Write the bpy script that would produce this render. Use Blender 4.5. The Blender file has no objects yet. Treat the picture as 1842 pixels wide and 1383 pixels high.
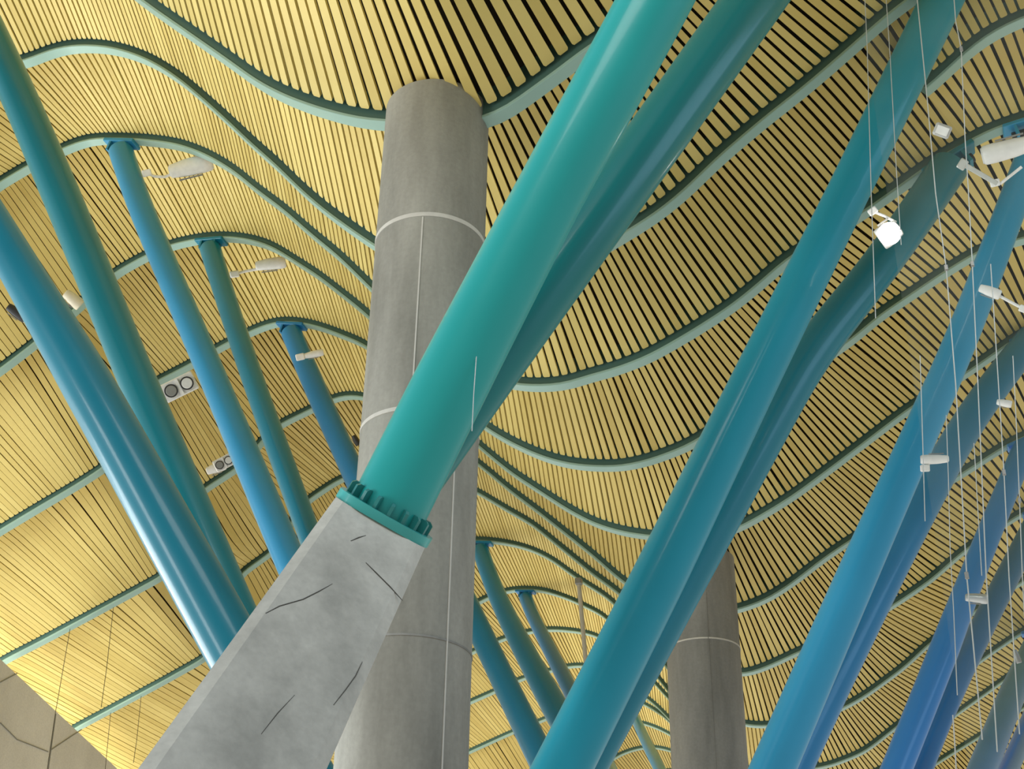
import bpy, math, random
import numpy as np
from mathutils import Vector, Matrix, Quaternion

random.seed(7)
rng = np.random.default_rng(7)
S = 2.4                       # metres per survey unit
W, H = 1842, 1383

# ------------------------------------------------------------------ camera
CX, CY = 921.0, 691.5
ZEN, LON = (1000.0, -3600.0), (1925.0, 2200.0)    # vanishing points: vertical, along the hall
F = math.sqrt(-((ZEN[0]-CX)*(LON[0]-CX) + (ZEN[1]-CY)*(LON[1]-CY)))
def _d(p):
    v = np.array([p[0]-CX, -(p[1]-CY), -F]); return v/np.linalg.norm(v)
_z = _d(ZEN); _y = _d(LON); _x = np.cross(_y, _z)
R = np.stack([_x, _y, _z])    # rows: world axes in camera space
scene = bpy.context.scene
COL = scene.collection
cam_data = bpy.data.cameras.new('camera')
cam = bpy.data.objects.new('camera', cam_data)
COL.objects.link(cam)
M = Matrix.Identity(4)
for i in range(3):
    for j in range(3):
        M[i][j] = float(R[i][j])
cam.matrix_world = M
cam_data.sensor_fit = 'HORIZONTAL'
cam_data.sensor_width = 36.0
cam_data.lens = 36.0*F/W
cam_data.clip_end = 500
scene.camera = cam

# ------------------------------------------------------------------ colour management, daylight
scene.view_settings.view_transform = 'Standard'
scene.view_settings.look = 'None'
scene.view_settings.gamma = 1.0
scene.view_settings.use_curve_mapping = False
scene.view_settings.exposure = 0.0

world = bpy.data.worlds.new('daylight')
scene.world = world
world.use_nodes = True
wn, wl = world.node_tree.nodes, world.node_tree.links
wn.clear()
w_out = wn.new('ShaderNodeOutputWorld')
w_bg = wn.new('ShaderNodeBackground')
w_tc = wn.new('ShaderNodeTexCoord')
w_sep = wn.new('ShaderNodeSeparateXYZ')
wl.new(w_tc.outputs['Generated'], w_sep.inputs[0])
def w_ramp(sock, lo, hi, c0, c1, mid=None):
    mr = wn.new('ShaderNodeMapRange')
    mr.inputs['From Min'].default_value = lo; mr.inputs['From Max'].default_value = hi
    wl.new(sock, mr.inputs['Value'])
    cr = wn.new('ShaderNodeValToRGB')
    cr.color_ramp.elements[0].color = (*c0, 1); cr.color_ramp.elements[1].color = (*c1, 1)
    if mid:
        e = cr.color_ramp.elements.new(mid[0]); e.color = (*mid[1], 1)
    wl.new(mr.outputs[0], cr.inputs[0])
    return cr.outputs[0]
# bright from the glazed left side, dim bluish on the right
w_lr = w_ramp(w_sep.outputs['X'], -1, 1, (1.40, 1.37, 1.29), (0.54, 0.50, 0.44), (0.5, (0.96, 0.92, 0.85)))
w_ud = w_ramp(w_sep.outputs['Z'], -0.4, 0.5, (1.05, 1.05, 1.05), (0.42, 0.56, 0.72), (0.45, (0.88, 0.88, 0.88)))
w_mul = wn.new('ShaderNodeMix'); w_mul.data_type = 'RGBA'; w_mul.blend_type = 'MULTIPLY'
w_mul.inputs['Factor'].default_value = 1.0
wl.new(w_lr, w_mul.inputs['A']); wl.new(w_ud, w_mul.inputs['B'])
# less light comes from low down behind the photographer
w_fb = w_ramp(w_sep.outputs['Y'], -1, 1, (0.42, 0.42, 0.42), (1.0, 1.0, 1.0), (0.5, (1.0, 1.0, 1.0)))
w_mul2 = wn.new('ShaderNodeMix'); w_mul2.data_type = 'RGBA'; w_mul2.blend_type = 'MULTIPLY'
w_mul2.inputs['Factor'].default_value = 1.0
wl.new(w_mul.outputs['Result'], w_mul2.inputs['A']); wl.new(w_fb, w_mul2.inputs['B'])
wl.new(w_mul2.outputs['Result'], w_bg.inputs['Color'])
w_bg.inputs['Strength'].default_value = 0.90
wl.new(w_bg.outputs[0], w_out.inputs[0])

def area(name, loc, target, size, power, color):
    d = bpy.data.lights.new(name, 'AREA'); d.shape = 'RECTANGLE'
    d.size, d.size_y = size; d.energy = power; d.color = color
    o = bpy.data.objects.new(name, d); COL.objects.link(o)
    o.location = loc
    v = Vector(target) - Vector(loc)
    o.rotation_euler = v.to_track_quat('-Z', 'Y').to_euler()
    return o
# tall glazed facade on the left, and the bright hall floor below its foot
area('facade_daylight', (-50, 46, 4), (-16, 54, 20), (40, 14), 17500, (1.0, 0.97, 0.90))
area('near_facade_daylight', (-46, 20, 3), (-14, 30, 18), (24, 12), 10000, (0.90, 0.97, 1.0))
# added overhead fill for the pier, and bluish sky over the right-hand roof edge
area('overhead_fill', (-1, 0, 20), (-5, 12, 5), (9, 6), 1000, (1.0, 0.98, 0.92))
area('sky_over_edge', (30, 16, 27), (-2, 20, 9), (22, 16), 3600, (0.45, 0.70, 1.0))
# added fill for pier and strut highlights, behind the photographer, to the left
area('rear_left_fill', (-24, -6, 5), (-4, 14, 7), (5, 14), 2600, (0.97, 1.0, 1.0))

# ------------------------------------------------------------------ helpers
def ray(p):
    v = np.array([p[0]-CX, -(p[1]-CY), -F]); return R @ v
def at_y(p, y):
    r = ray(p); return r*(y/r[1])
def at_d(p, d):
    r = ray(p); return r*(d/np.linalg.norm(r))
def dep(P):                       # depth along the optical axis
    return float(-(R.T @ np.asarray(P))[2])
def at_z(p, depth):
    r = ray(p); return r*(depth/F)

def tag(o, label=None, cat=None, group=None, kind=None):
    if label: o['label'] = label
    if cat: o['category'] = cat
    if group: o['group'] = group
    if kind: o['kind'] = kind
    return o
def mesh_obj(name, V, Fc, mats, parent=None, fmat=None, smooth=False, attr=None):
    me = bpy.data.meshes.new(name)
    me.from_pydata([tuple(float(c) for c in v) for v in V], [], [tuple(int(i) for i in f) for f in Fc])
    for m in (mats if isinstance(mats, (list, tuple)) else [mats]):
        me.materials.append(m)
    if fmat is not None:
        me.polygons.foreach_set('material_index', np.asarray(fmat, dtype=np.int32))
    if smooth:
        me.polygons.foreach_set('use_smooth', np.ones(len(Fc), dtype=bool))
    if attr is not None:
        a = me.attributes.new('tone', 'FLOAT', 'POINT')
        a.data.foreach_set('value', np.asarray(attr, dtype=np.float32))
    me.update()
    o = bpy.data.objects.new(name, me)
    COL.objects.link(o)
    if parent is not None:
        o.parent = parent
        o.matrix_parent_inverse = Matrix.Translation(-Vector(parent.location))
    return o
def empty(name, loc):
    o = bpy.data.objects.new(name, None); COL.objects.link(o)
    o.location = tuple(float(c) for c in loc); o.empty_display_size = 0.3
    return o

class MB:
    """collects simple solids into one mesh"""
    def __init__(s): s.V = []; s.F = []
    def add(s, V, Fc):
        b = len(s.V); s.V += [tuple(v) for v in V]; s.F += [tuple(i+b for i in f) for f in Fc]; return s
    def box(s, c, ax, ay, az, hx, hy, hz, bev=0.0):
        c = np.asarray(c, float); ax, ay, az = (np.asarray(a, float) for a in (ax, ay, az))
        k = bev
        if k <= 0:
            V = [c+ax*hx*i+ay*hy*j+az*hz*m for i in (-1, 1) for j in (-1, 1) for m in (-1, 1)]
            Fc = [(0, 1, 3, 2), (4, 6, 7, 5), (0, 4, 5, 1), (2, 3, 7, 6), (0, 2, 6, 4), (1, 5, 7, 3)]
            return s.add(V, Fc)
        # chamfered vertical edges plus chamfered rims
        ring = []
        for (i, j) in ((1, 1), (-1, 1), (-1, -1), (1, -1)):
            a = (i*(hx-k), j*hy); b = (i*hx, j*(hy-k))
            ring += [b, a] if i*j > 0 else [a, b]
        V = []; n = len(ring)
        for (m, inset) in ((-hz, k), (-hz+k, 0), (hz-k, 0), (hz, k)):
            for (u, v) in ring:
                uu = u-math.copysign(min(inset, abs(u)), u); vv = v-math.copysign(min(inset, abs(v)), v)
                V.append(c+ax*uu+ay*vv+az*m)
        Fc = []
        for q in range(3):
            for i in range(n):
                Fc.append((q*n+i, q*n+(i+1) % n, (q+1)*n+(i+1) % n, (q+1)*n+i))
        Fc.append(tuple(range(n-1, -1, -1))); Fc.append(tuple(range(3*n, 4*n)))
        return s.add(V, Fc)
    def tube(s, pts, rad, seg=24, cap=True):
        pts = [np.asarray(p, float) for p in pts]
        n = len(pts); rad = [rad]*n if np.isscalar(rad) else list(rad)
        t0 = pts[1]-pts[0]; t0 /= np.linalg.norm(t0)
        u = np.cross(t0, (0, 0, 1.0))
        if np.linalg.norm(u) < 1e-4: u = np.cross(t0, (0, 1.0, 0))
        u /= np.linalg.norm(u)
        V = []
        for i in range(n):
            t = pts[min(i+1, n-1)]-pts[max(i-1, 0)]; t /= np.linalg.norm(t)
            u = u-t*np.dot(u, t); u /= np.linalg.norm(u); w = np.cross(t, u)
            for k in range(seg):
                a = 2*math.pi*k/seg
                V.append(pts[i]+rad[i]*(math.cos(a)*u+math.sin(a)*w))
        Fc = []
        for i in range(n-1):
            for k in range(seg):
                Fc.append((i*seg+k, i*seg+(k+1) % seg, (i+1)*seg+(k+1) % seg, (i+1)*seg+k))
        if cap:
            Fc.append(tuple(range(seg-1, -1, -1))); Fc.append(tuple((n-1)*seg+k for k in range(seg)))
        return s.add(V, Fc)
    def build(s, name, mat, parent=None, smooth=False):
        return mesh_obj(name, s.V, s.F, mat, parent, smooth=smooth)
def smooth_by_angle(o, deg=35):
    me = o.data
    me.polygons.foreach_set('use_smooth', np.ones(len(me.polygons), dtype=bool))
    try:
        me.set_sharp_from_angle(angle=math.radians(deg))
    except Exception:
        pass
    return o

# ------------------------------------------------------------------ materials
def new_mat(name):
    m = bpy.data.materials.new(name); m.use_nodes = True
    return m, m.node_tree.nodes, m.node_tree.links, m.node_tree.nodes['Principled BSDF']
def paint(name, col, rough=0.36, coat=0.28, var=0.08):
    m, n, l, b = new_mat(name)
    tc = n.new('ShaderNodeTexCoord')
    nz = n.new('ShaderNodeTexNoise'); nz.inputs['Scale'].default_value = 0.9; nz.inputs['Detail'].default_value = 6
    l.new(tc.outputs['Object'], nz.inputs['Vector'])
    mr = n.new('ShaderNodeMapRange'); mr.inputs['To Min'].default_value = 1-var; mr.inputs['To Max'].default_value = 1+var
    l.new(nz.outputs['Fac'], mr.inputs['Value'])
    mx = n.new('ShaderNodeVectorMath'); mx.operation = 'SCALE'; mx.inputs[0].default_value = col
    l.new(mr.outputs[0], mx.inputs['Scale']); l.new(mx.outputs[0], b.inputs['Base Color'])
    n2 = n.new('ShaderNodeTexNoise'); n2.inputs['Scale'].default_value = 14; n2.inputs['Detail'].default_value = 4
    l.new(tc.outputs['Object'], n2.inputs['Vector'])
    m2 = n.new('ShaderNodeMapRange'); m2.inputs['To Min'].default_value = rough-0.05; m2.inputs['To Max'].default_value = rough+0.08
    l.new(n2.outputs['Fac'], m2.inputs['Value']); l.new(m2.outputs[0], b.inputs['Roughness'])
    b.inputs['Coat Weight'].default_value = coat; b.inputs['Coat Roughness'].default_value = 0.13
    b.inputs['Specular IOR Level'].default_value = 0.28
    return m
def concrete(name, c0, c1, scale=0.5, stretch=0.45):
    m, n, l, b = new_mat(name)
    tc = n.new('ShaderNodeTexCoord')
    mp = n.new('ShaderNodeMapping'); mp.inputs['Scale'].default_value = (1, 1, stretch)
    l.new(tc.outputs['Object'], mp.inputs[0])
    nz = n.new('ShaderNodeTexNoise'); nz.inputs['Scale'].default_value = scale; nz.inputs['Detail'].default_value = 9; nz.inputs['Roughness'].default_value = 0.62
    l.new(mp.outputs[0], nz.inputs['Vector'])
    cr = n.new('ShaderNodeValToRGB')
    cr.color_ramp.elements[0].position = 0.33; cr.color_ramp.elements[1].position = 0.68
    cr.color_ramp.elements[0].color = (*c0, 1); cr.color_ramp.elements[1].color = (*c1, 1)
    l.new(nz.outputs['Fac'], cr.inputs[0])
    n2 = n.new('ShaderNodeTexNoise'); n2.inputs['Scale'].default_value = 16; n2.inputs['Detail'].default_value = 5
    l.new(tc.outputs['Object'], n2.inputs['Vector'])
    m2 = n.new('ShaderNodeMapRange'); m2.inputs['To Min'].default_value = 0.84; m2.inputs['To Max'].default_value = 1.12
    l.new(n2.outputs['Fac'], m2.inputs['Value'])
    mx = n.new('ShaderNodeVectorMath'); mx.operation = 'SCALE'
    l.new(cr.outputs[0], mx.inputs[0]); l.new(m2.outputs[0], mx.inputs['Scale'])
    l.new(mx.outputs[0], b.inputs['Base Color'])
    b.inputs['Roughness'].default_value = 0.72
    bp = n.new('ShaderNodeBump'); bp.inputs['Strength'].default_value = 0.25; bp.inputs['Distance'].default_value = 0.02
    l.new(n2.outputs['Fac'], bp.inputs['Height']); l.new(bp.outputs[0], b.inputs['Normal'])
    return m
def plain(name, col, rough=0.5, metal=0.0, emit=None, es=0.0):
    m, n, l, b = new_mat(name)
    nz = n.new('ShaderNodeTexNoise'); nz.inputs['Scale'].default_value = 9
    tc = n.new('ShaderNodeTexCoord'); l.new(tc.outputs['Object'], nz.inputs['Vector'])
    mr = n.new('ShaderNodeMapRange'); mr.inputs['To Min'].default_value = 0.88; mr.inputs['To Max'].default_value = 1.1
    l.new(nz.outputs['Fac'], mr.inputs['Value'])
    mx = n.new('ShaderNodeVectorMath'); mx.operation = 'SCALE'; mx.inputs[0].default_value = col
    l.new(mr.outputs[0], mx.inputs['Scale']); l.new(mx.outputs[0], b.inputs['Base Color'])
    b.inputs['Roughness'].default_value = rough; b.inputs['Metallic'].default_value = metal
    if emit:
        b.inputs['Emission Color'].default_value = (*emit, 1); b.inputs['Emission Strength'].default_value = es
    return m

m_slat, n, l, b = new_mat('bamboo')
at_ = n.new('ShaderNodeAttribute'); at_.attribute_name = 'tone'
tc = n.new('ShaderNodeTexCoord')
nz = n.new('ShaderNodeTexNoise'); nz.inputs['Scale'].default_value = 3.0; nz.inputs['Detail'].default_value = 8
l.new(tc.outputs['Object'], nz.inputs['Vector'])
ad = n.new('ShaderNodeMath'); ad.operation = 'ADD'
ml = n.new('ShaderNodeMath'); ml.operation = 'MULTIPLY'; ml.inputs[1].default_value = 0.35
l.new(nz.outputs['Fac'], ml.inputs[0]); l.new(ml.outputs[0], ad.inputs[0]); l.new(at_.outputs['Fac'], ad.inputs[1])
cr = n.new('ShaderNodeValToRGB')
cr.color_ramp.elements[0].color = (0.61, 0.455, 0.122, 1); cr.color_ramp.elements[0].position = 0.0
cr.color_ramp.elements[1].color = (0.79, 0.635, 0.218, 1); cr.color_ramp.elements[1].position = 1.0
l.new(ad.outputs[0], cr.inputs[0]); l.new(cr.outputs[0], b.inputs['Base Color'])
b.inputs['Roughness'].default_value = 0.6
m_void = plain('dark_void', (0.030, 0.022, 0.010), 0.95)
m_beam = paint('beam_mint', (0.34, 0.51, 0.44), 0.42, 0.1)
m_web = paint('web_shaded', (0.08, 0.16, 0.13), 0.5, 0.05)  # beam paint darkened: the web's shade is put into its colour
m_conc = concrete('concrete', (0.19, 0.185, 0.155), (0.46, 0.45, 0.39), 0.7, 0.22)
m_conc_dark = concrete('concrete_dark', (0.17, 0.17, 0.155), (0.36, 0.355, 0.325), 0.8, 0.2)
m_conc_pier = concrete('concrete_pier', (0.38, 0.37, 0.325), (0.70, 0.68, 0.60), 0.9, 0.7)
m_mortar = plain('pale_mortar', (0.62, 0.60, 0.54), 0.8)
m_white = plain('white_enamel', (0.90, 0.90, 0.87), 0.35)
m_grey = plain('grey_metal', (0.30, 0.30, 0.28), 0.4, 0.4)
m_black = plain('black_metal', (0.03, 0.03, 0.03), 0.5)
m_cable = plain('steel_cable', (0.62, 0.64, 0.60), 0.35, 0.3)
m_lens = plain('clear_lens', (0.75, 0.76, 0.74), 0.1)
m_lamp = plain('lit_lamp', (1, 1, 1), 0.3, 0.0, (1.0, 0.98, 0.93), 9.0)
m_wall = concrete('wall_concrete', (0.66, 0.63, 0.56), (0.88, 0.85, 0.77), 0.3)

# ------------------------------------------------------------------ roof survey: beams as pixel traces on their planes
YB = {0: 4.70, 1: 6.45, 2: 8.25, 'A': 8.80, 3: 9.85, 4: 11.70, 5: 13.60, 6: 15.60, 7: 17.80, 8: 20.3, 9: 22.8, 10: 25.0, 11: 27.2, 12: 29.4, 13: 31.6, 14: 33.8, 15: 36.0, 16: 38.4, 17: 41.0, 18: 43.6, 19: 46.2, 20: 49}
BT = {}
BT[1] = [(249.8,3.7),(287,31),(325,57),(375,92),(425,127),(460,154),(510,181),(560,200),(610,215),(660,226),(692,228),(760,232),(830,232),(887,220),(920,203),(970,165),(1020,130),(1042,110)]
BT[2] = [(54,115),(87,100),(125,90),(162,89),(200,92),(237,102),(275,117),(325,149),(375,192),(425,238),(460,272),(497,303),(540,347),(585,386),(635,422),(670,446),(740,490),(810,520),(870,535),(950,520),(1040,480),(1120,432),(1170,402),(1207,375),(1240,347),(1295,292),(1380,220),(1457,160),(1532,95),(1594,40),(1639,5)]
BT['A'] = [(1669,168),(1712,128),(1745,97),(1785,67),(1842,40)]
BT[3] = [(0,336),(25,322),(50,306),(117,273),(150,260),(170,255),(237,256),(275,259),(325,266),(375,285),(425,315),(460,346),(510,382),(560,427),(610,467),(663,520),(720,575),(800,640),(870,685),(935,700),(982,701),(1032,696),(1045,687),(1107,672),(1170,648),(1245,605),(1320,557),(1380,508),(1412,477),(1554,390),(1632,335),(1694,290),(1782,242),(1842,222)]
BT[4] = [(0,672),(62,625),(140,560),(207,497),(265,465),(310,445),(370,433),(400,431),(430,433),(460,438),(492,449),(535,477),(572,500),(610,530),(657,567),(720,630),(800,720),(882,780),(920,802),(970,825),(1020,840),(1070,845),(1120,845),(1170,834),(1242,807),(1330,750),(1440,680),(1537,615),(1582,575),(1632,542),(1694,500),(1767,455),(1842,435)]
BT[5] = [(0,960),(75,915),(150,871),(183,849),(208,834),(258,704),(285,690),(345,660),(400,627),(450,602),(485,587),(510,582),(547,585),(585,595),(622,610),(652,621),(720,670),(800,750),(862,807),(920,855),(970,887),(1020,920),(1070,947),(1120,962),(1160,968),(1240,975),(1325,958),(1382,926),(1432,895),(1507,839),(1582,782),(1637,740),(1742,675),(1842,605)]
BT[6] = [(12,1190),(75,1158),(150,1118),(285,1045),(312,1030),(350,896),(370,883),(422,850),(440,838),(490,777),(507,766),(562,740),(597,722),(620,715),(640,714),(700,730),(780,780),(860,837),(920,888),(970,925),(1020,965),(1070,1005),(1115,1046),(1180,1090),(1250,1112),(1327,1102),(1382,1082),(1431,1050),(1484,1008),(1526,980),(1630,915),(1727,860),(1804,810),(1842,790)]
BT[7] = [(140,1312),(200,1280),(290,1232),(365,1190),(385,1179),(425,1042),(440,1032),(485,1000),(503,988),(542,913),(557,902),(617,862),(680,848),(740,846),(800,862),(857,887),(920,925),(957,945),(995,977),(1032,1007),(1065,1035),(1109,1066),(1180,1130),(1260,1205),(1337,1218),(1379,1204),(1432,1179),(1520,1140),(1603,1096),(1676,1047),(1735,994),(1842,925)]
BT[8] = [(280,1430),(390,1350),(480,1270),(560,1180),(650,1100),(740,1020),(800,985),(849,974),(885,976),(920,981),(957,991),(995,1010),(1036,1042),(1085,1072),(1103,1085),(1180,1180),(1270,1290),(1344,1307),(1372,1310),(1440,1300),(1512,1280),(1557,1255),(1632,1200),(1669,1163),(1750,1105),(1842,1048)]
BT[9] = [(790,1130),(867,1082),(907,1066),(938,1062),(978,1064),(1023,1079),(1088,1110),(1190,1230),(1300,1380),(1400,1395),(1494,1380),(1557,1355),(1607,1315),(1690,1250),(1772,1185),(1842,1138)]
BT[10] = [(780,1215),(840,1180),(858,1172),(901,1153),(944,1140),(987,1134),(1023,1136),(1069,1143),(1130,1180),(1230,1290),(1350,1430),(1450,1450),(1600,1380),(1724,1285),(1811,1223),(1842,1200)]
BT[11] = [(780,1300),(840,1268),(889,1247),(938,1223),(1020,1201),(1042,1198),(1090,1205),(1180,1270),(1300,1400),(1450,1480),(1600,1430),(1709,1360),(1769,1323),(1842,1275)]
BT[12] = [(780,1385),(840,1357),(921,1320),(974,1299),(1040,1270),(1090,1255),(1140,1258),(1196,1290),(1320,1440)]
XG = np.arange(-17.0, 4.6, 0.02)
def densify(P, step=4.0):
    P = np.array(P, float); d = np.r_[0, np.cumsum(np.linalg.norm(np.diff(P, axis=0), axis=1))]
    t = np.arange(0, d[-1]+step, step)
    return np.stack([np.interp(t, d, P[:, 0]), np.interp(t, d, P[:, 1])], 1)
def gsmooth(a, sig):
    k = int(3*sig)+1; x = np.arange(-k, k+1); g = np.exp(-x*x/(2*sig*sig)); g /= g.sum()
    ap = np.r_[2*a[0]-a[k:0:-1], a, 2*a[-1]-a[-2:-k-2:-1]]
    return np.convolve(ap, g, 'valid')
def traced(n):
    D = densify(BT[n]); sig = 3.5
    D = np.stack([gsmooth(D[:, 0], sig), gsmooth(D[:, 1], sig)], 1)
    P = np.array([at_y(p, YB[n]) for p in D])
    o = np.argsort(P[:, 0])
    return P[o, 0], P[o, 2]
_tr = {n: traced(n) for n in BT}
# common gull-wing profile
zz = np.mean([np.interp(XG, *_tr[n], left=np.nan, right=np.nan) for n in (4,)], axis=0)
acc = np.zeros_like(XG); cnt = np.zeros_like(XG)
for nB in (3, 4, 5, 6):
    x, z = _tr[nB]; lo = -10.0 if nB > 4 else -9.4
    m = (XG > max(x[0], lo)) & (XG < x[-1])
    acc[m] += np.interp(XG[m], x, z); cnt[m] += 1
ok = cnt > 0
REF = np.interp(XG, XG[ok], acc[ok]/cnt[ok])
i0 = np.argmax(ok); sl = 0.85
REF[:i0] = REF[i0]-sl*(XG[i0]-XG[:i0])
i1 = len(XG)-1-np.argmax(ok[::-1]); s1 = 0.30
dx = XG[i1+1:]-XG[i1]
REF[i1+1:] = REF[i1]+s1*dx-0.22*dx*dx
REF = gsmooth(REF, 12)
PROF = {}
for n in YB:
    if n in _tr:
        x, z = _tr[n]
        p = np.interp(XG, x, z)
        lo, hi = XG < x[0], XG > x[-1]
        p[lo] = REF[lo]+(z[0]-np.interp(x[0], XG, REF)) if n in (1, 2, 3) else z[0]+(XG[lo]-x[0])*0.55
        p[hi] = REF[hi]+(z[-1]-np.interp(x[-1], XG, REF))
    elif n == 0:
        p = PROF[1].copy() if 1 in PROF else None
    else:
        p = None
    PROF[n] = p
PROF[0] = PROF[1].copy()
for n in range(13, 21):
    PROF[n] = REF.copy()
q = PROF[12]
x, z = _tr[12]
q[XG > -5.5] = REF[XG > -5.5]+(np.interp(-5.5, XG, q)-np.interp(-5.5, XG, REF))
# the right-hand rib starts on the flank of the second beam
xs_A = _tr['A'][0][0]
for n in PROF:
    PROF[n] = gsmooth(PROF[n], 4)
slope = np.gradient(REF, XG)
slope[XG < -9.3] = np.minimum(slope[XG < -9.3], 0.50)
slope = gsmooth(slope, 20)
NX, NZ = -slope/np.sqrt(1+slope**2), 1/np.sqrt(1+slope**2)
ARC = np.r_[0, np.cumsum(np.sqrt(np.diff(XG)**2+np.diff(REF)**2))]
def prof(n, x): return np.interp(x, XG, PROF[n])

# ------------------------------------------------------------------ slatted vault between two beams
RISE, TH = 0.62, 0.024
def pitch(x): return float(np.interp(x, [-16, -10, -8.6, -7.6, -5.5, -2.4, -0.5, 3], [0.084, 0.084, 0.056, 0.056, 0.080, 0.084, 0.074, 0.072]))
SKX = [-20, -11, -9.8, -9.0, -7, -2.6, -1.2, -0.2, 0.7, 1.4, 5]
SKV = [0.0, 0.0, 0.0, 0.0, -0.10, -0.10, 0.22, 0.58, 0.50, 0.0, -0.1]
SKS = gsmooth(np.interp(XG, SKX, SKV), 20)
FOLD = {5: (-10.22, 0.0), 6: (-10.42, 0.20), 7: (-10.85, 0.43), 8: (-11.1, 0.25)}     # fold line of the left flank
def skew(x, bq, cache={}):
    if bq not in cache:
        fx, dj = FOLD.get(bq, (-10.2, 0.0))
        left = np.interp(XG, [-20, fx-1.6, fx-0.6, fx-0.15, fx+0.4, -9.2], [0.46, 0.46, 0.26, -dj*0.5, -dj*0.6, 0.06])
        cache[bq] = SKS+gsmooth(left, 8)
    return np.interp(x, XG, cache[bq])
def vault(t):
    t = max(t, 0.0)                      # springs steeply behind a beam, sinks gently to the next one
    return RISE*(1-np.exp(-t/0.07))*(1-t)+0.075*t
TT = np.array([0.0, 0.04, 0.10, 0.2, 0.32, 0.45, 0.58, 0.7, 0.82, 0.92, 0.992, 1.0])
def bay(a, bq, x0, x1, idx, pf=1.0, deck=0.0):
    ya, yb = YB[a]+0.05, YB[bq]-0.075
    s0, s1 = np.interp(x0, XG, ARC), np.interp(x1, XG, ARC)
    sl = []; s = s0
    while s < s1:
        p = pf*pitch(np.interp(s, ARC, XG)); sl.append((s+p/2, p)); s += p
    V = []; Fc = []; tone = []; fm = []; kq = (yb-ya)/1.8
    def pt(x, t, off):
        xx = x+skew(x, bq)*(t-1)*kq
        z = (1-t)*prof(a, xx)+t*prof(bq, xx)
        o = vault(t)+off
        return (xx+np.interp(xx, XG, NX)*o, ya+(yb-ya)*t, z+np.interp(xx, XG, NZ)*o)
    for (s, p) in sl:
        wj = p*(0.71+0.17*np.clip((-8.2-np.interp(s, ARC, XG))/1.5, 0, 1))*(1+0.04*rng.standard_normal()); sj = s+0.022*p*rng.standard_normal()
        tn = float(np.clip(0.32+0.17*rng.standard_normal(), 0, 0.75))
        b0 = len(V)
        for t in TT:
            w = wj*(0.74 if t >= 1.0 else 1.0)
            for (ds, off) in ((-w/2, 0), (w/2, 0), (w/2, TH), (-w/2, TH)):
                V.append(pt(np.interp(sj+ds, ARC, XG), t, off)); tone.append(tn)
        m = len(TT)
        for i in range(m-1):
            for c in range(4):
                Fc.append((b0+i*4+c, b0+i*4+(c+1) % 4, b0+(i+1)*4+(c+1) % 4, b0+(i+1)*4+c)); fm.append(0)
        Fc.append((b0+3, b0+2, b0+1, b0)); fm.append(0)
        e = b0+(m-1)*4
        Fc.append((e, e+1, e+2, e+3)); fm.append(0)
    # dark deck above the slats
    nx = 90; xsd = np.interp(np.linspace(s0, s1+deck, nx), ARC, XG); td = np.array([-0.02, 0.03, 0.1, 0.3, 0.6, 0.9, 1.03]); b0 = len(V)
    for x in xsd:
        for t in td:
            V.append(pt(x, t, 0.17)); tone.append(0)
    m = len(td)
    for i in range(nx-1):
        for j in range(m-1):
            Fc.append((b0+i*m+j, b0+(i+1)*m+j, b0+(i+1)*m+j+1, b0+i*m+j+1)); fm.append(1)
    V = np.array(V)*S
    o = mesh_obj('ceiling', V, Fc, [m_slat, m_void], fmat=fm, attr=tone)
    tag(o, kind='structure')
    return o
bay(0, 1, -8.0, 3.4, 0, pf=1.28)
bay(1, 2, -11.5, 3.6, 1, pf=1.1)
bay(2, 3, -11.8, xs_A+0.27, 2)
bay(2, 'A', xs_A+0.02, 3.6, 2)
bay('A', 3, xs_A+0.25, 3.8, 2)
bay(3, 4, -13.0, 4.0, 3)
bay(4, 5, -14.0, 4.2, 4)
bay(5, 6, -15.2, 4.4, 5)
bay(6, 7, -15.6, 4.4, 6)
bay(7, 8, -15.6, 4.4, 7)
bay(8, 9, -13.6, 4.4, 8)
bay(9, 10, -13.8, 4.4, 9)
bay(10, 11, -14.4, 4.4, 10)
bay(11, 12, -15.0, 4.4, 11)
bay(12, 13, -15.0, 4.4, 12)
for k in range(13, 20):
    bay(k, k+1, -12.0, 4.4, k)

# ------------------------------------------------------------------ beams
def beam(n, x0, x1, label):
    s = np.arange(np.interp(x0, XG, ARC), np.interp(x1, XG, ARC), 0.09)
    xs = np.interp(s, ARC, XG); zs = prof(n, xs)
    dz = np.gradient(zs, xs); nx = -dz/np.sqrt(1+dz*dz); nz = 1/np.sqrt(1+dz*dz)
    y = YB[n]; mid = len(xs)//2
    root = empty('roof_beam', np.array([xs[mid], y, zs[mid]])*S)
    tag(root, label, 'beam', 'curved roof beams between the slatted vaults', 'thing')
    def sweep(name, sec):
        V = []; m = len(sec)
        for i in range(len(xs)):
            for (dy, off) in sec:
                V.append((xs[i]+nx[i]*off, y+dy, zs[i]+nz[i]*off))
        Fc = [(i*m+c, i*m+(c+1) % m, (i+1)*m+(c+1) % m, (i+1)*m+c) for i in range(len(xs)-1) for c in range(m)]
        Fc += [tuple(range(m-1, -1, -1)), tuple((len(xs)-1)*m+c for c in range(m))]
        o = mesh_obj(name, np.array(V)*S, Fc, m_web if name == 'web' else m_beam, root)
        smooth_by_angle(o, 18)
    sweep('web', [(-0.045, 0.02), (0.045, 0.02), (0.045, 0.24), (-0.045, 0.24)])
    sweep('bottom_flange', [(-0.054, 0.004), (-0.050, 0.0), (0.050, 0.0), (0.054, 0.004), (0.054, 0.022), (-0.054, 0.022)])
beam(1, -8.0, 3.4, 'green roof beam nearest overhead, meeting the top of the big concrete column')
beam(2, -11.5, 3.4, 'green roof beam second from the top, passing just behind the big concrete column')
beam('A', xs_A, 3.6, 'short green roof beam at the top right, beside the hanging cables')
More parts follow.
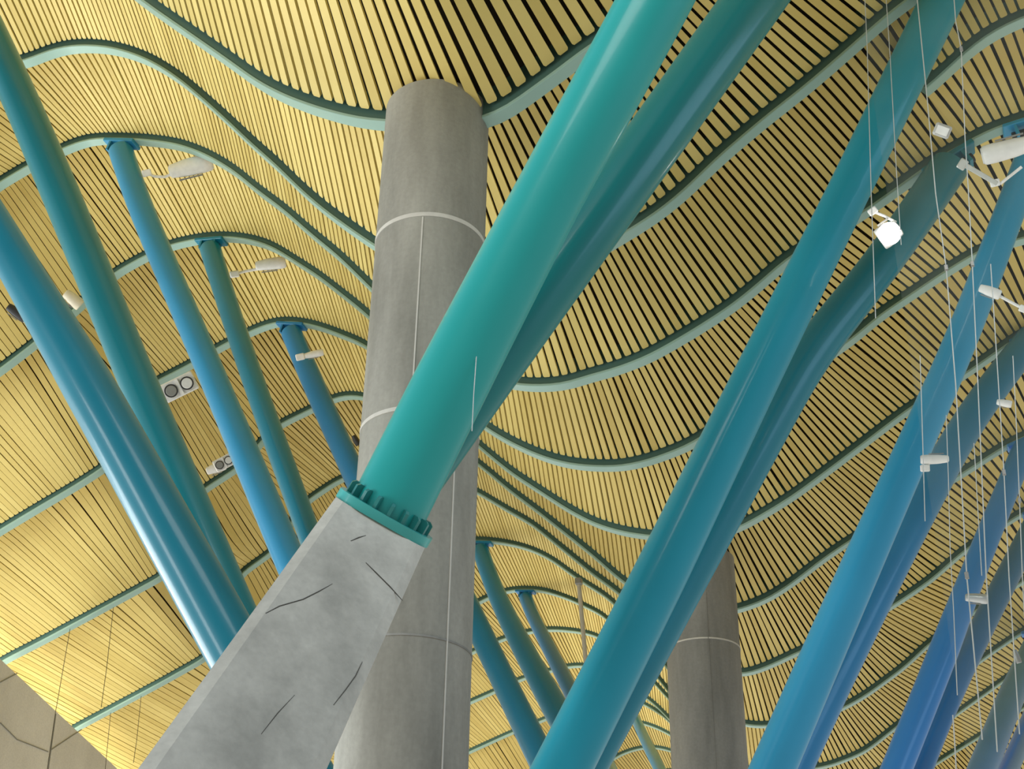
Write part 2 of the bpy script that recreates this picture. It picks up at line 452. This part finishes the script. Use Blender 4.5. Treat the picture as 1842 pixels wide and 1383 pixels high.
beam(3, -11.8, 3.8, 'green roof beam carrying the upper left blue strut with a white lamp below it')
beam(4, -13.0, 4.0, 'green roof beam carrying the teal strut at upper left centre')
beam(5, -14.0, 4.2, 'green roof beam carrying the short blue strut left of the big concrete column')
beam(6, -14.6, 4.4, 'green roof beam meeting the smaller far concrete column, its left end on the wall corner')
beam(7, -15.3, 4.4, 'lowest green roof beam on the left side, ending on the pale concrete wall')
beam(8, -13.5, 4.4, 'green roof beam whose crest shows just right of the big column, over a strut head')
beam(9, -13.6, 4.4, 'far green roof beam carrying the thin strut right of the big column')
beam(10, -13.8, 4.4, 'far green roof beam one bay behind the thin strut right of the big column')
beam(11, -14.4, 4.4, 'far green roof beam two bays behind the thin strut right of the big column')
beam(12, -15.0, 4.4, 'far green roof beam at the bottom edge just right of the big column')
beam(13, -12.0, 4.4, 'far green roof beam above the tiny far strut left of the far column')
for k in range(14, 20):
    beam(k, -12.0, 4.4, 'distant green roof beam low in the gap left of the far column')

# ------------------------------------------------------------------ concrete columns
def column(top_px, yplane, w_px, z_top, mat, label, rings, seams):
    P = at_y(top_px, yplane); r = w_px/2/F*dep(P)
    x, y = P[0], P[1]
    root = empty('concrete_column', np.array([x, y, -0.7])*S)
    tag(root, label, 'column', 'round concrete columns', 'thing')
    mb = MB(); zs = np.linspace(-0.7, z_top, 30)
    mb.tube([(x*S, y*S, z*S) for z in zs], r*S, 64)
    o = mb.build('shaft', mat, root); smooth_by_angle(o, 40)
    for (z, th, m) in rings:
        V = []; Fc = []; sg = 72
        for k in range(sg):
            a = 2*math.pi*k/sg
            for (rr, zz_) in ((r*0.99, z-th), (r*1.012, z-th), (r*1.012, z+th), (r*0.99, z+th)):
                V.append(((x+rr*math.cos(a))*S, (y+rr*math.sin(a))*S, zz_*S))
        for k in range(sg):
            for c in range(4):
                Fc.append((k*4+c, k*4+(c+1) % 4, ((k+1) % sg)*4+(c+1) % 4, ((k+1) % sg)*4+c))
        smooth_by_angle(mesh_obj('joint_ring', V, Fc, m, root), 40)
    base = math.atan2(-y, -x)
    for (da, z0, z1, hw, m) in seams:
        a = base+da; n_ = np.array([math.cos(a), math.sin(a), 0]); t_ = np.array([-n_[1], n_[0], 0])
        c = np.array([x, y, 0])+n_*r; c[2] = (z0+z1)/2
        MB().box(c*S, t_, n_, (0, 0, 1), hw*S, 0.012*r*S, (z1-z0)/2*S).build('seam_strip', m, root)
    return x, y, r
cx1, cy1, r1 = column((786, 228), 6.45, 186, 6.17, m_conc, 'big round concrete column in the centre with a pale joint ring', [(5.10, 0.014, m_mortar), (3.78, 0.012, m_mortar), (2.48, 0.005, m_conc_dark)],
    [(-0.16, 3.8, 5.08, 0.004, m_mortar), (0.62, -0.6, 3.76, 0.004, m_mortar)])
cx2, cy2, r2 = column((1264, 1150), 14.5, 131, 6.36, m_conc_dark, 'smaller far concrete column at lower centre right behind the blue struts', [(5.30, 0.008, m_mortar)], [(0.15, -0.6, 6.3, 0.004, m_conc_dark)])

# ------------------------------------------------------------------ steel struts
def strut(px, widths, head_n, base_d, col, label, bracket=False, group='inclined steel struts', reach=False):
    """px: axis pixels from head to foot; depth varies evenly in inverse depth along the axis"""
    px = list(px); head_y = YB[head_n]
    if reach:                       # run on up to the beam it carries, beyond the picture edge
        a, b_ = np.array(px[0], float), np.array(px[1], float); u = (a-b_)/np.linalg.norm(a-b_)
        for q_ in range(400):
            P = at_y(a, head_y)
            if P[2] >= prof(head_n, P[0])-0.02: break
            a = a+u*4
        px[0] = tuple(a)
    if bracket:                     # the tube stops below the saddle
        a, b_ = np.array(px[0], float), np.array(px[1], float); u = (b_-a)/np.linalg.norm(b_-a)
        px[0] = tuple(a+u*widths[0]*0.42)
    P0 = at_y(px[0], head_y); d0 = dep(P0)
    P1 = at_d(px[-1], base_d); d1 = dep(P1)
    D = densify(px, 30.0)
    sD = np.r_[0, np.cumsum(np.linalg.norm(np.diff(D, axis=0), axis=1))]; sD /= sD[-1]
    D = np.stack([gsmooth(D[:, 0], 2.0), gsmooth(D[:, 1], 2.0)], 1) if len(px) > 2 and len(D) > 14 else D
    src = np.array(px, float); ss = np.r_[0, np.cumsum(np.linalg.norm(np.diff(src, axis=0), axis=1))]; ss /= ss[-1]
    wd = np.interp(sD, ss, widths)
    pts = []; rad = []
    for (p, s, w) in zip(D, sD, wd):
        d = 1/((1-s)/d0+s/d1)
        pts.append(at_z(p, d)*S); rad.append(w/2/F*d*S)
    root = empty('roof_strut', pts[-1])
    tag(root, label, 'strut', group)
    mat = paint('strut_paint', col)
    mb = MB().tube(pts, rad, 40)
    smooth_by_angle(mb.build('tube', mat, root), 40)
    if bracket:
        t = pts[0]-pts[1]; t /= np.linalg.norm(t); r = rad[0]
        x_ = pts[0][0]/S; dz = (prof(head_n, x_+0.1)-prof(head_n, x_-0.1))/0.2
        u = np.array([1.0, 0, dz]); u /= np.linalg.norm(u); nn = np.array([-u[2], 0, u[0]]); w = np.array([0, 1.0, 0])
        base = np.array([pts[0][0], YB[head_n]*S, prof(head_n, x_)*S])
        MB().box(base-nn*r*0.16, u, w, nn, r*1.5, 0.085*S, r*0.16, r*0.05).build('saddle', mat, root)
        for k in (-1, 1):
            MB().box(base-nn*r*0.62+u*k*r*0.72, u, w, nn, r*0.09, 0.078*S, r*0.55).build('cheek_plate', mat, root)
        MB().tube([base-nn*r*0.75-u*r*1.05, base-nn*r*0.75+u*r*1.05], r*0.26, 16).build('pin', m_black, root)
    return pts, rad, root, mat
BLUE3 = (0.050, 0.28, 0.72)
# right-hand family, from the camera outwards
ptsA, radA, rootA, matA = strut([(1275,-190),(1180,0),(990,345),(811,690),(693,928)], [132,130,126,136,140], 0, 5.9, (0.018, 0.36, 0.345), 'thick bright teal strut rising from the concrete pier, nearest of all', reach=True)
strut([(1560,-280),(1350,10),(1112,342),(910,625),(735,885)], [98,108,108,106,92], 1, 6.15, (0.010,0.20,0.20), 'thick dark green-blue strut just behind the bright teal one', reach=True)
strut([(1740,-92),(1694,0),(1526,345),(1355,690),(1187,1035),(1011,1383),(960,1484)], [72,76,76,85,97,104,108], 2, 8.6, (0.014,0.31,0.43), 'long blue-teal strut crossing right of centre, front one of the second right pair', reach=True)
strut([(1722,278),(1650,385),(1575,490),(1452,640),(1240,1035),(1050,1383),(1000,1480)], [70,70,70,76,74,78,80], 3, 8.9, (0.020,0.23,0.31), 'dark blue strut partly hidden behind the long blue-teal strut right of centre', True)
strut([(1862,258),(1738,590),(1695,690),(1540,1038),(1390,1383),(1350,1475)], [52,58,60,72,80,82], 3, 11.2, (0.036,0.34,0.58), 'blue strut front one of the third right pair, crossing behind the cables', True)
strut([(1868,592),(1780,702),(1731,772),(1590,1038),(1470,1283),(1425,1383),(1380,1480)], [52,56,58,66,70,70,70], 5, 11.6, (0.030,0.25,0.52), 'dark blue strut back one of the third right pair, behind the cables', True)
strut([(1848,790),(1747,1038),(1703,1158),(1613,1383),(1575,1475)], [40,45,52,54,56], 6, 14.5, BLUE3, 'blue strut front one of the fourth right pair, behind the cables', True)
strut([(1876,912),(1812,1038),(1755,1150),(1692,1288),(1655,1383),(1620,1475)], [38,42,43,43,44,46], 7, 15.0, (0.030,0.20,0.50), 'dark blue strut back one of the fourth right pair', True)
strut([(1878,1128),(1820,1250),(1767,1383),(1730,1475)], [42,46,50,52], 9, 17.5, BLUE3, 'blue strut in the lower right corner, front one of the fifth right pair', True)
strut([(1900,1185),(1842,1320),(1815,1383),(1775,1475)], [30,32,34,36], 10, 18.0, BLUE3, 'sliver of blue strut at the very lower right corner')
# left-hand family
strut([(-118,225),(-35,365),(45,500),(157,690),(348,1035),(455,1230),(560,1420)], [60,66,76,92,103,108,110], 0, 8.0, (0.007,0.185,0.265), 'thick blue strut at far left, front one of the nearest left pair', reach=True)
strut([(-38,20),(20,140),(108,345),(249,690),(398,1035),(545,1380)], [60,64,68,68,70,74], 1, 8.5, (0.008,0.18,0.215), 'thick teal strut at far left, leaning behind the thick blue one', reach=True)
strut([(212,254),(240,345),(388,690),(455,850),(522,1010),(600,1190)], [44,45,50,54,56,56], 3, 11.6, (0.035,0.28,0.50), 'slender light blue strut under the upper left lamp', True)
strut([(374,433),(400,520),(457,690),(508,830),(556,960),(625,1150)], [38,38,40,42,42,42], 4, 12.0, (0.008,0.21,0.33), 'slender teal strut left of centre, next to the light blue one', True)
strut([(518,584),(563,690),(640,860),(720,1040)], [37,40,42,44], 5, 15.5, (0.024,0.23,0.50), 'short blue strut touching the left side of the big concrete column', True)
strut([(728,850),(789,980),(899,1210),(955,1326),(1010,1440)], [38,40,45,50,52], 7, 17.5, (0.012,0.25,0.50), 'blue strut emerging from behind the big column, leftmost of the gap')
strut([(862,978),(875,1038),(963,1210),(1005,1283),(1075,1410)], [30,31,43,50,52], 8, 18.5, (0.012,0.25,0.50), 'blue strut with its head at the right edge of the big column', True)
strut([(942,1066),(960,1112),(1018,1225),(1075,1340)], [24,24,29,30], 9, 20.5, (0.008,0.19,0.46), 'thin blue strut standing right in the gap between big column and long strut', True)
strut([(1140,1285),(1165,1340),(1195,1400)], [17,20,22], 12, 26.0, (0.012,0.25,0.50), 'tiny far blue strut left of the far concrete column', True)
strut([(1070,1320),(1098,1383),(1120,1430)], [22,24,25], 11, 23.0, (0.012,0.25,0.50), 'tiny far blue strut at the bottom edge beside the long blue-teal strut')

# foot of the teal strut: plate and stiffeners, on the concrete pier
ax = ptsA[-2]-ptsA[-1]; ax /= np.linalg.norm(ax)
ctr = at_z((692, 930), dep(ptsA[-1]/S))*S
e1 = at_z((772, 976), dep(ctr/S))*S-at_z((612, 884), dep(ctr/S))*S
hw = np.linalg.norm(e1)/2; e1 /= np.linalg.norm(e1)
e2 = np.cross(ax, e1); e2 /= np.linalg.norm(e2)
if np.dot(e2, -ctr) < 0: e2 = -e2       # towards the camera
an = np.cross(e1, e2); ax = an if np.dot(an, ax) > 0 else -an      # the plate sits a little askew
def slab(sec, c0, c1, k0=1.0, k1=1.0):
    V = [c0+e1*u*k0+e2*v*k0 for (u, v) in sec]+[c1+e1*u*k1+e2*v*k1 for (u, v) in sec]; m = len(sec)
    Fc = [(i, (i+1) % m, m+(i+1) % m, m+i) for i in range(m)]+[tuple(range(m-1, -1, -1)), tuple(range(m, 2*m))]
    return V, Fc
hd = hw*0.92
def octo(a, b_, c_):
    return [(a, b_-c_), (a-c_, b_), (-a+c_, b_), (-a, b_-c_), (-a, -b_+c_), (-a+c_, -b_), (a-c_, -b_), (a, -b_+c_)]
th = 0.092*hw*2
def superell(a, b_, n_=40, e=0.62):
    out = []
    for k in range(n_):
        t = 2*math.pi*k/n_
        c, s_ = math.cos(t), math.sin(t)
        out.append((a*math.copysign(abs(c)**e, c), b_*math.copysign(abs(s_)**e, s_)))
    return out
V, Fc = slab(superell(hw*1.02, hd*1.02), ctr-ax*th*0.5, ctr+ax*th*0.5)
smooth_by_angle(mesh_obj('base_plate', V, Fc, paint('plate_teal', (0.06, 0.42, 0.40)), rootA), 40)
rT = radA[-1]; cT = ctr+e1*0.0
foot = ptsA[-1]
for k in range(18):
    a = 2*math.pi*k/18+0.1
    dr = e1*math.cos(a)+e2*math.sin(a); tg = np.cross(ax, dr)
    base_c = ctr+ax*th*0.5+dr*rT*1.0
    hgt = 0.34*rT; out = 0.20*rT
    p = [base_c-dr*rT*0.1, base_c+dr*out, base_c+dr*out+ax*hgt*0.82, base_c+dr*out*0.6+ax*hgt, base_c-dr*rT*0.1+ax*hgt]
    q_ = 0.045*rT
    V = [v-tg*q_ for v in p]+[v+tg*q_ for v in p]
    Fc = [(4, 3, 2, 1, 0), (5, 6, 7, 8, 9)]+[(i, (i+1) % 5, 5+(i+1) % 5, 5+i) for i in range(5)]
    mesh_obj('gusset', V, Fc, paint('gusset_teal', (0.03, 0.24, 0.23)), rootA)
# pier: tapering concrete block with broad chamfers
pt0 = ctr-ax*th*0.5
bot = at_d((425, 1395), 4.75)*S
axp = pt0-bot; L_ = np.linalg.norm(axp); axp /= L_
pier_root = empty('concrete_pier', bot-axp*1.2*S)
tag(pier_root, 'large pale inclined concrete pier in the foreground carrying the bright teal strut', 'pier')
sec0 = octo(hw*0.97, hd*0.95, hw*0.17)
V = []; m = 8
stops = [(-0.0, 1.0), (0.25, 1.06), (0.6, 1.14), (1.0, 1.24), (1.5, 1.36)]
for (s_, k) in stops:
    c = pt0-axp*L_*s_
    V += [c+e1*u*k+e2*v*k for (u, v) in sec0]
Fc = [tuple(range(m)), tuple((len(stops)-1)*m+i for i in range(m-1, -1, -1))]
for q_ in range(len(stops)-1):
    Fc += [(q_*m+i, (q_+1)*m+i, (q_+1)*m+(i+1) % m, q_*m+(i+1) % m) for i in range(m)]
mesh_obj('pier_block', V, Fc, m_conc_pier, pier_root)
# hairline cracks and a broken edge on the broad face
f0, f1 = pt0+e2*hd*0.95, pt0-axp*L_+e2*hd*0.95*1.24
nf = np.cross(f1-f0, e1); nf /= np.linalg.norm(nf)
if np.dot(nf, -f0) < 0: nf = -nf
def on_pier(p):
    r = ray(p); return r*(np.dot(nf, f0)/np.dot(nf, r))
m_crack = plain('crack_dark', (0.10, 0.095, 0.08), 0.95)  # dark tone of the cracks themselves
for (pp, wd_) in (([(478, 1103), (503, 1090), (545, 1078), (573, 1064), (598, 1050)], 1.3), ([(631, 973), (645, 967), (658, 963)], 1.6), ([(658, 1012), (676, 1030), (702, 1056), (724, 1080)], 1.6), ([(600, 1268), (622, 1240), (640, 1215), (652, 1190)], 1.0), ([(470, 1320), (500, 1282), (530, 1250)], 0.9)):
    MB().tube([on_pier(p) for p in pp], [wd_*0.6*5*S/F]+[wd_*5*S/F]*(len(pp)-2)+[wd_*0.4*5*S/F], 6).build('crack', m_crack, pier_root)

# ------------------------------------------------------------------ concrete wall at lower left
pa, pb = at_y((12, 1196), YB[6])*0.955, at_y((140, 1316), YB[7])*0.955
dw = pb-pa; top = lambda k: pa+dw*k
w0, w1 = top(-2.5), top(3.0)
wn_ = np.array([-dw[1], dw[0], 0]); wn_ /= np.linalg.norm(wn_)
if np.dot(wn_, pa) < 0: wn_ = -wn_
V = []
for P in (w0, w1):
    for (off, zlow) in ((0, 0), (0, 1), (0.25, 1), (0.25, 0)):
        Q = P+wn_*off
        V.append((Q[0]*S, Q[1]*S, (Q[2] if not zlow else -0.7)*S))
wall = mesh_obj('wall_left', V, [(0, 1, 2, 3), (7, 6, 5, 4), (0, 4, 5, 1), (1, 5, 6, 2), (2, 6, 7, 3), (3, 7, 4, 0)], m_wall)
tag(wall, kind='structure')

# joints of the wall slabs, and loose wires hanging in front of the ceiling
def on_wall(p):
    r = ray(p); k = np.dot(wn_, pa)/np.dot(wn_, r); return r*k
for (p, q_) in (((100, 1284), (84, 1400)), ((0, 1227), (30, 1211)), ((92, 1348), (146, 1312)), ((0, 1300), (30, 1330)), ((30, 1330), (86, 1352))):
    A, Bq = on_wall(p)-wn_*0.004, on_wall(q_)-wn_*0.004
    t = (Bq-A)/np.linalg.norm(Bq-A); side = np.cross(t, wn_)
    MB().box((A+Bq)/2*S, t, side, wn_, np.linalg.norm(Bq-A)/2*S, 0.006*S, 0.006*S).build('joint', m_grey, wall)
def line_thing(name, pts, rad, mat, label, cat, group=None, clamps=()):
    root = empty(name, pts[-1])
    tag(root, label, cat, group)
    smooth_by_angle(MB().tube(pts, rad, 8).build('wire', mat, root), 60)
    for c in clamps:
        MB().box(c, (1, 0, 0), (0, 1, 0), (0, 0, 1), rad*3, rad*3, rad*5, rad*0.6).build('clamp', m_grey, root)
    return root
m_wire = plain('dark_wire', (0.10, 0.08, 0.04), 0.6)
for (pp, lab) in ((((126, 1131), (100, 1280), (85, 1383), (70, 1470)), 'thin dark wire hanging in front of the ceiling at lower left, left one'),
                  (((204, 1092), (192, 1200), (182, 1272)), 'thin dark wire hanging at lower left, from the second lowest beam'),
                  (((199, 1282), (191, 1365), (186, 1420)), 'thin dark wire hanging at lower left, below the lowest beam'),
                  (((254, 1252), (246, 1330), (240, 1372)), 'short thin dark wire at lower left beside the concrete pier')):
    yw = YB[6] if pp[0][1] < 1200 else YB[7]
    line_thing('hanging_wire', [at_y(p, yw)*S for p in pp], 0.0042*S, m_wire, lab, 'wire', 'thin wires hanging at lower left')

line_thing('hanging_wire', [at_y(p, 4.72)*S for p in ((868, 455), (862, 560), (857, 640), (852, 710), (849, 775))], 0.0022*S, m_cable, 'thin pale wire hanging in front of the thick bright teal strut', 'wire')

# ------------------------------------------------------------------ cables and glass screen on the right
YG = 6.6
ca = [
 ([(1553, -60), (1560, 90), (1567, 345), (1575, 572)], 0.0042, 'leftmost pale cable on the right, crossing the lit lamp', ()),
 ([(1590, -60), (1601, 100), (1612, 300), (1621, 440)], 0.0038, 'second pale cable from the left, ending right of the lit lamp', ()),
 ([(1644, -80), (1650, 0), (1668, 180), (1683, 348), (1702, 482), (1719, 690), (1739, 1035), (1767, 1330)], 0.0052, 'longest pale cable, running from the top edge down past the three right strut pairs', (4, 6)),
 ([(1712, -60), (1719, 37), (1729, 88), (1736, 250), (1742, 345), (1749, 475), (1759, 690), (1774, 1035), (1794, 1352)], 0.0048, 'pale cable right of the longest one, passing beside the white bracket arm', (2, 5)),
 ([(1782, 475), (1796, 690), (1806, 850), (1815, 1035), (1834, 1320)], 0.0044, 'pale cable hanging from the white lamp on the third right pair', (2,)),
 ([(1655, 640), (1657, 702), (1664, 937)], 0.0038, 'pale cable hanging below the small white lamp on the back blue strut', ()),
 ([(1702, 747), (1706, 860), (1709, 985), (1716, 1110), (1722, 1250)], 0.0034, 'thin cable between the third and fourth right strut pairs', ()),
 ([(1752, 797), (1758, 900), (1766, 1035)], 0.0034, 'thin short cable just left of the bright cable with the lamp', ()),
 ([(1822, 640), (1828, 760), (1834, 900), (1839, 1035), (1850, 1250)], 0.0038, 'rightmost pale cable along the right picture edge', (2,)),
 ([(1714, 1286), (1717, 1330), (1721, 1400)], 0.0048, 'short pale cable at the bottom edge between two blue struts', ()),
]
for (pp, rd, lab, cl) in ca:
    pts = [at_y(p, YG-0.03)*S for p in pp]
    line_thing('hanging_cable', pts, rd*0.62*S, m_cable, lab, 'cable', 'pale cables in front of the glass', [pts[k] for k in cl])
mg = bpy.data.materials.new('dusty_glass'); mg.use_nodes = True
gn, gl = mg.node_tree.nodes, mg.node_tree.links; gn.clear()
go = gn.new('ShaderNodeOutputMaterial'); gt = gn.new('ShaderNodeBsdfTransparent'); gd = gn.new('ShaderNodeBsdfDiffuse'); gg = gn.new('ShaderNodeBsdfGlossy')
gt.inputs[0].default_value = (0.985, 0.995, 0.99, 1); gd.inputs[0].default_value = (0.8, 0.85, 0.82, 1); gg.inputs['Roughness'].default_value = 0.05
tcg = gn.new('ShaderNodeTexCoord'); ng = gn.new('ShaderNodeTexNoise'); ng.inputs['Scale'].default_value = 0.7; ng.inputs['Detail'].default_value = 8
gl.new(tcg.outputs['Object'], ng.inputs['Vector'])
mrg = gn.new('ShaderNodeMapRange'); mrg.inputs['From Min'].default_value = 0.35; mrg.inputs['From Max'].default_value = 0.75; mrg.inputs['To Min'].default_value = 0.012; mrg.inputs['To Max'].default_value = 0.042
gl.new(ng.outputs['Fac'], mrg.inputs['Value'])
g1 = gn.new('ShaderNodeMixShader'); g2 = gn.new('ShaderNodeMixShader'); g2.inputs[0].default_value = 0.0
gl.new(mrg.outputs[0], g1.inputs[0]); gl.new(gt.outputs[0], g1.inputs[1]); gl.new(gd.outputs[0], g1.inputs[2])
gl.new(g1.outputs[0], g2.inputs[1]); gl.new(gg.outputs[0], g2.inputs[2]); gl.new(g2.outputs[0], go.inputs[0])
gA = at_y((1548, 0), YG); gB = at_y((1735, 1383), YG)
V = []
for (x, z) in ((gA[0], 7.4), (gB[0], -0.5), (gB[0]+2.2, -0.5), (gA[0]+2.2, 7.4)):
    V.append((x*S, YG*S, z*S))
for v in list(V): V.append((v[0], v[1]+0.02, v[2]))
glass = mesh_obj('window_1', V, [(0, 1, 2, 3), (7, 6, 5, 4), (0, 4, 5, 1), (1, 5, 6, 2), (2, 6, 7, 3), (3, 7, 4, 0)], mg)
tag(glass, kind='structure')

# ------------------------------------------------------------------ lamps
def frame(d_img, P):
    """world axes: u along an image direction, w towards the camera, v the third"""
    w = -np.asarray(P)/np.linalg.norm(P)
    u = R @ np.array([d_img[0], -d_img[1], 0.0]); u -= w*np.dot(u, w); u /= np.linalg.norm(u)
    return u, np.cross(w, u), w
def floodlight(p, d, length, width, ang, label, lit=False, arm=None, dark=False, lens=True, mat=None):
    """p pixel of the housing, d distance, length/width in pixels, ang image angle of the housing"""
    P = at_d(p, d)*S; k = d*S/F
    L, Wd = length*k/2, width*k/2
    u, v, w = frame((math.cos(math.radians(ang)), math.sin(math.radians(ang))), P)
    root = empty('floodlight', P); tag(root, label, 'lamp', 'small lamps under the roof')
    body = mat or (m_black if dark else m_white)
    pts = [P-u*L, P-u*L*0.92, P-u*L*0.2, P+u*L*0.55, P+u*L*0.93, P+u*L]
    o = MB().tube(pts, [Wd*0.45, Wd*0.72, Wd*0.95, Wd, Wd*0.96, Wd*0.86], 20).build('housing', body, root); smooth_by_angle(o, 35)
    if lit:                          # lamp glass on the side towards the hall floor
        o = MB().tube([P+w*Wd*0.6, P+w*Wd*1.05, P+w*Wd*1.12], [Wd*0.98, Wd*0.95, Wd*0.8], 28).build('lamp_glass', m_lamp, root)
    elif lens:
        o = MB().tube([P+u*L*1.0, P+u*L*1.06], [Wd*0.84, Wd*0.78], 20).build('lens', m_lamp if lit else m_lens, root)
    MB().box(P-u*L*0.1-v*Wd*1.12, u, v, w, L*0.55, Wd*0.09, Wd*0.3, 0.0).build('yoke', m_grey, root)
    if arm:
        q_ = [at_d(a, d)*S for a in arm]
        o = MB().tube(q_, 2.6*k, 10).build('arm', m_white, root); smooth_by_angle(o, 50)
        MB().box(q_[-1], u, v, w, 8*k, 6*k, 6*k, 1.5*k).build('clamp', m_white, root)
    return root
floodlight((342, 300), 15.6, 74, 32, -14, 'large white lamp under the upper left beam, right of the light blue strut', arm=[(312, 312), (296, 318), (278, 317), (264, 311)])
floodlight((486, 475), 17.0, 52, 22, -8, 'white lamp under the beam right of the slender teal strut', arm=[(462, 484), (440, 488), (422, 493)])
floodlight((564, 637), 17.5, 34, 13, -12, 'small white lamp fixed to the short blue strut left of the column', arm=[(552, 640), (540, 642)])
floodlight((131, 538), 14.5, 34, 22, 40, 'cream coloured lamp squeezed between the two thick left struts', mat=plain('cream_enamel', (0.75, 0.68, 0.5), 0.5), lens=False)
floodlight((30, 562), 14.0, 36, 18, 35, 'black lamp half hidden behind the thick blue strut at far left', dark=True)
floodlight((388, 842), 18.5, 34, 18, -20, 'white lamp on the beam left of the light blue strut, lower one', arm=[(398, 838), (412, 832)])
floodlight((1815, 268), 10.5, 84, 34, 165, 'white cylinder lamp at the upper right edge near a strut head', arm=[(1838, 300), (1800, 330), (1790, 329)])
floodlight((1600, 420), 9.6, 40, 40, 145, 'lit lamp shining bright white in front of the dark blue strut', lit=True, arm=[(1612, 400), (1590, 388), (1570, 380)])
floodlight((1780, 524), 10.0, 36, 18, 20, 'white lamp on the front strut of the third right pair', arm=[(1790, 528), (1812, 540), (1842, 556)])
floodlight((1682, 826), 10.4, 46, 17, 178, 'white lamp between the struts of the third right pair, horizontal', arm=[(1672, 832), (1664, 842)])
floodlight((1806, 725), 11.0, 24, 13, 10, 'small white lamp near the right edge beside the rightmost cable')
floodlight((1756, 1076), 12.0, 36, 17, 5, 'silver lamp on the front strut of the fourth right pair', mat=plain('silver_enamel', (0.6, 0.62, 0.62), 0.3, 0.5))
floodlight((1829, 1180), 14.0, 22, 10, 70, 'tiny lamp in the lower right by the corner strut', mat=m_grey)
floodlight((640, 792), 16.5, 20, 10, 60, 'tiny dark lamp at the left edge of the big concrete column', dark=True, lens=False)

# junction box with two dark spotlights, under a left beam
def lamp_box(p, d, length, width, ang, label):
    P = at_d(p, d)*S; k = d*S/F; L, Wd = length*k/2, width*k/2
    u, v, w = frame((math.cos(math.radians(ang)), math.sin(math.radians(ang))), P)
    root = empty('twin_spotlight', P); tag(root, label, 'lamp', 'boxed spotlights under the left beams')
    MB().box(P-w*Wd*0.35, u, v, w, L, Wd, Wd*0.25, Wd*0.12).build('tray', m_white, root)
    for sgn in (-1, 1):
        c = P+u*L*0.48*sgn
        o = MB().tube([c-w*Wd*0.1, c+w*Wd*0.5], [Wd*0.62, Wd*0.7], 18).build('spot', m_black, root); smooth_by_angle(o, 40)
        MB().tube([c+w*Wd*0.5, c+w*Wd*0.53], [Wd*0.55, Wd*0.5], 18).build('lens', m_lens if sgn > 0 else m_grey, root)
    MB().box(P+w*Wd*0.1, u, v, w, L*0.10, Wd*0.85, Wd*0.2).build('bracket', m_white, root)
    return root
lamp_box((322, 696), 16.6, 62, 34, -26, 'white box with two dark spotlights under a beam, between teal and light blue struts')
lamp_box((403, 832), 18.3, 36, 22, -28, 'smaller box of dark spotlights on a beam, left of the light blue strut')
P = at_d((1695, 235), 10.0)*S; k = 10.0*S/F
u, v, w = frame((0.94, 0.34), P)
jb = empty('junction_box', P); tag(jb, 'small grey diamond-shaped box below the ceiling between two cables', 'box')
MB().box(P, u, v, w, 14*k, 11*k, 9*k, 2.5*k).build('box_body', plain('grey_enamel', (0.52, 0.52, 0.50), 0.4), jb)
MB().box(P+w*9.5*k, u, v, w, 10*k, 7*k, 1.2*k).build('cover', m_white, jb)
P = at_d((1762, 312), 10.2)*S; k = 10.2*S/F
u, v, w = frame((0.86, 0.5), P)
br = empty('bracket_arm', P); tag(br, 'pale metal bracket arm sloping down below the right crest beam', 'bracket')
MB().box(P, u, v, w, 34*k, 4.2*k, 4*k, 1*k).build('bar', m_cable, br)
MB().box(P-u*32*k-v*1*k, u, v, w, 7*k, 9*k, 5*k, 1.5*k).build('end_plate', m_cable, br)

# slender post standing in the gap right of the big column
pp = [at_d(p, 18.0)*S for p in ((1041, 1046), (1074, 1420))]
post = empty('service_post', pp[-1]); tag(post, 'thin pale post rising in the gap between the big column and the long blue-teal strut', 'post')
MB().tube(pp, [4.0*18*S/F]*2, 14).build('shaft', plain('post_beige', (0.48, 0.44, 0.33), 0.6), post, smooth=False)
MB().box(pp[0], (1, 0, 0), (0, 1, 0), (0, 0, 1), 0.10, 0.10, 0.10, 0.02).build('cap', m_grey, post)

bpy.context.view_layer.update()
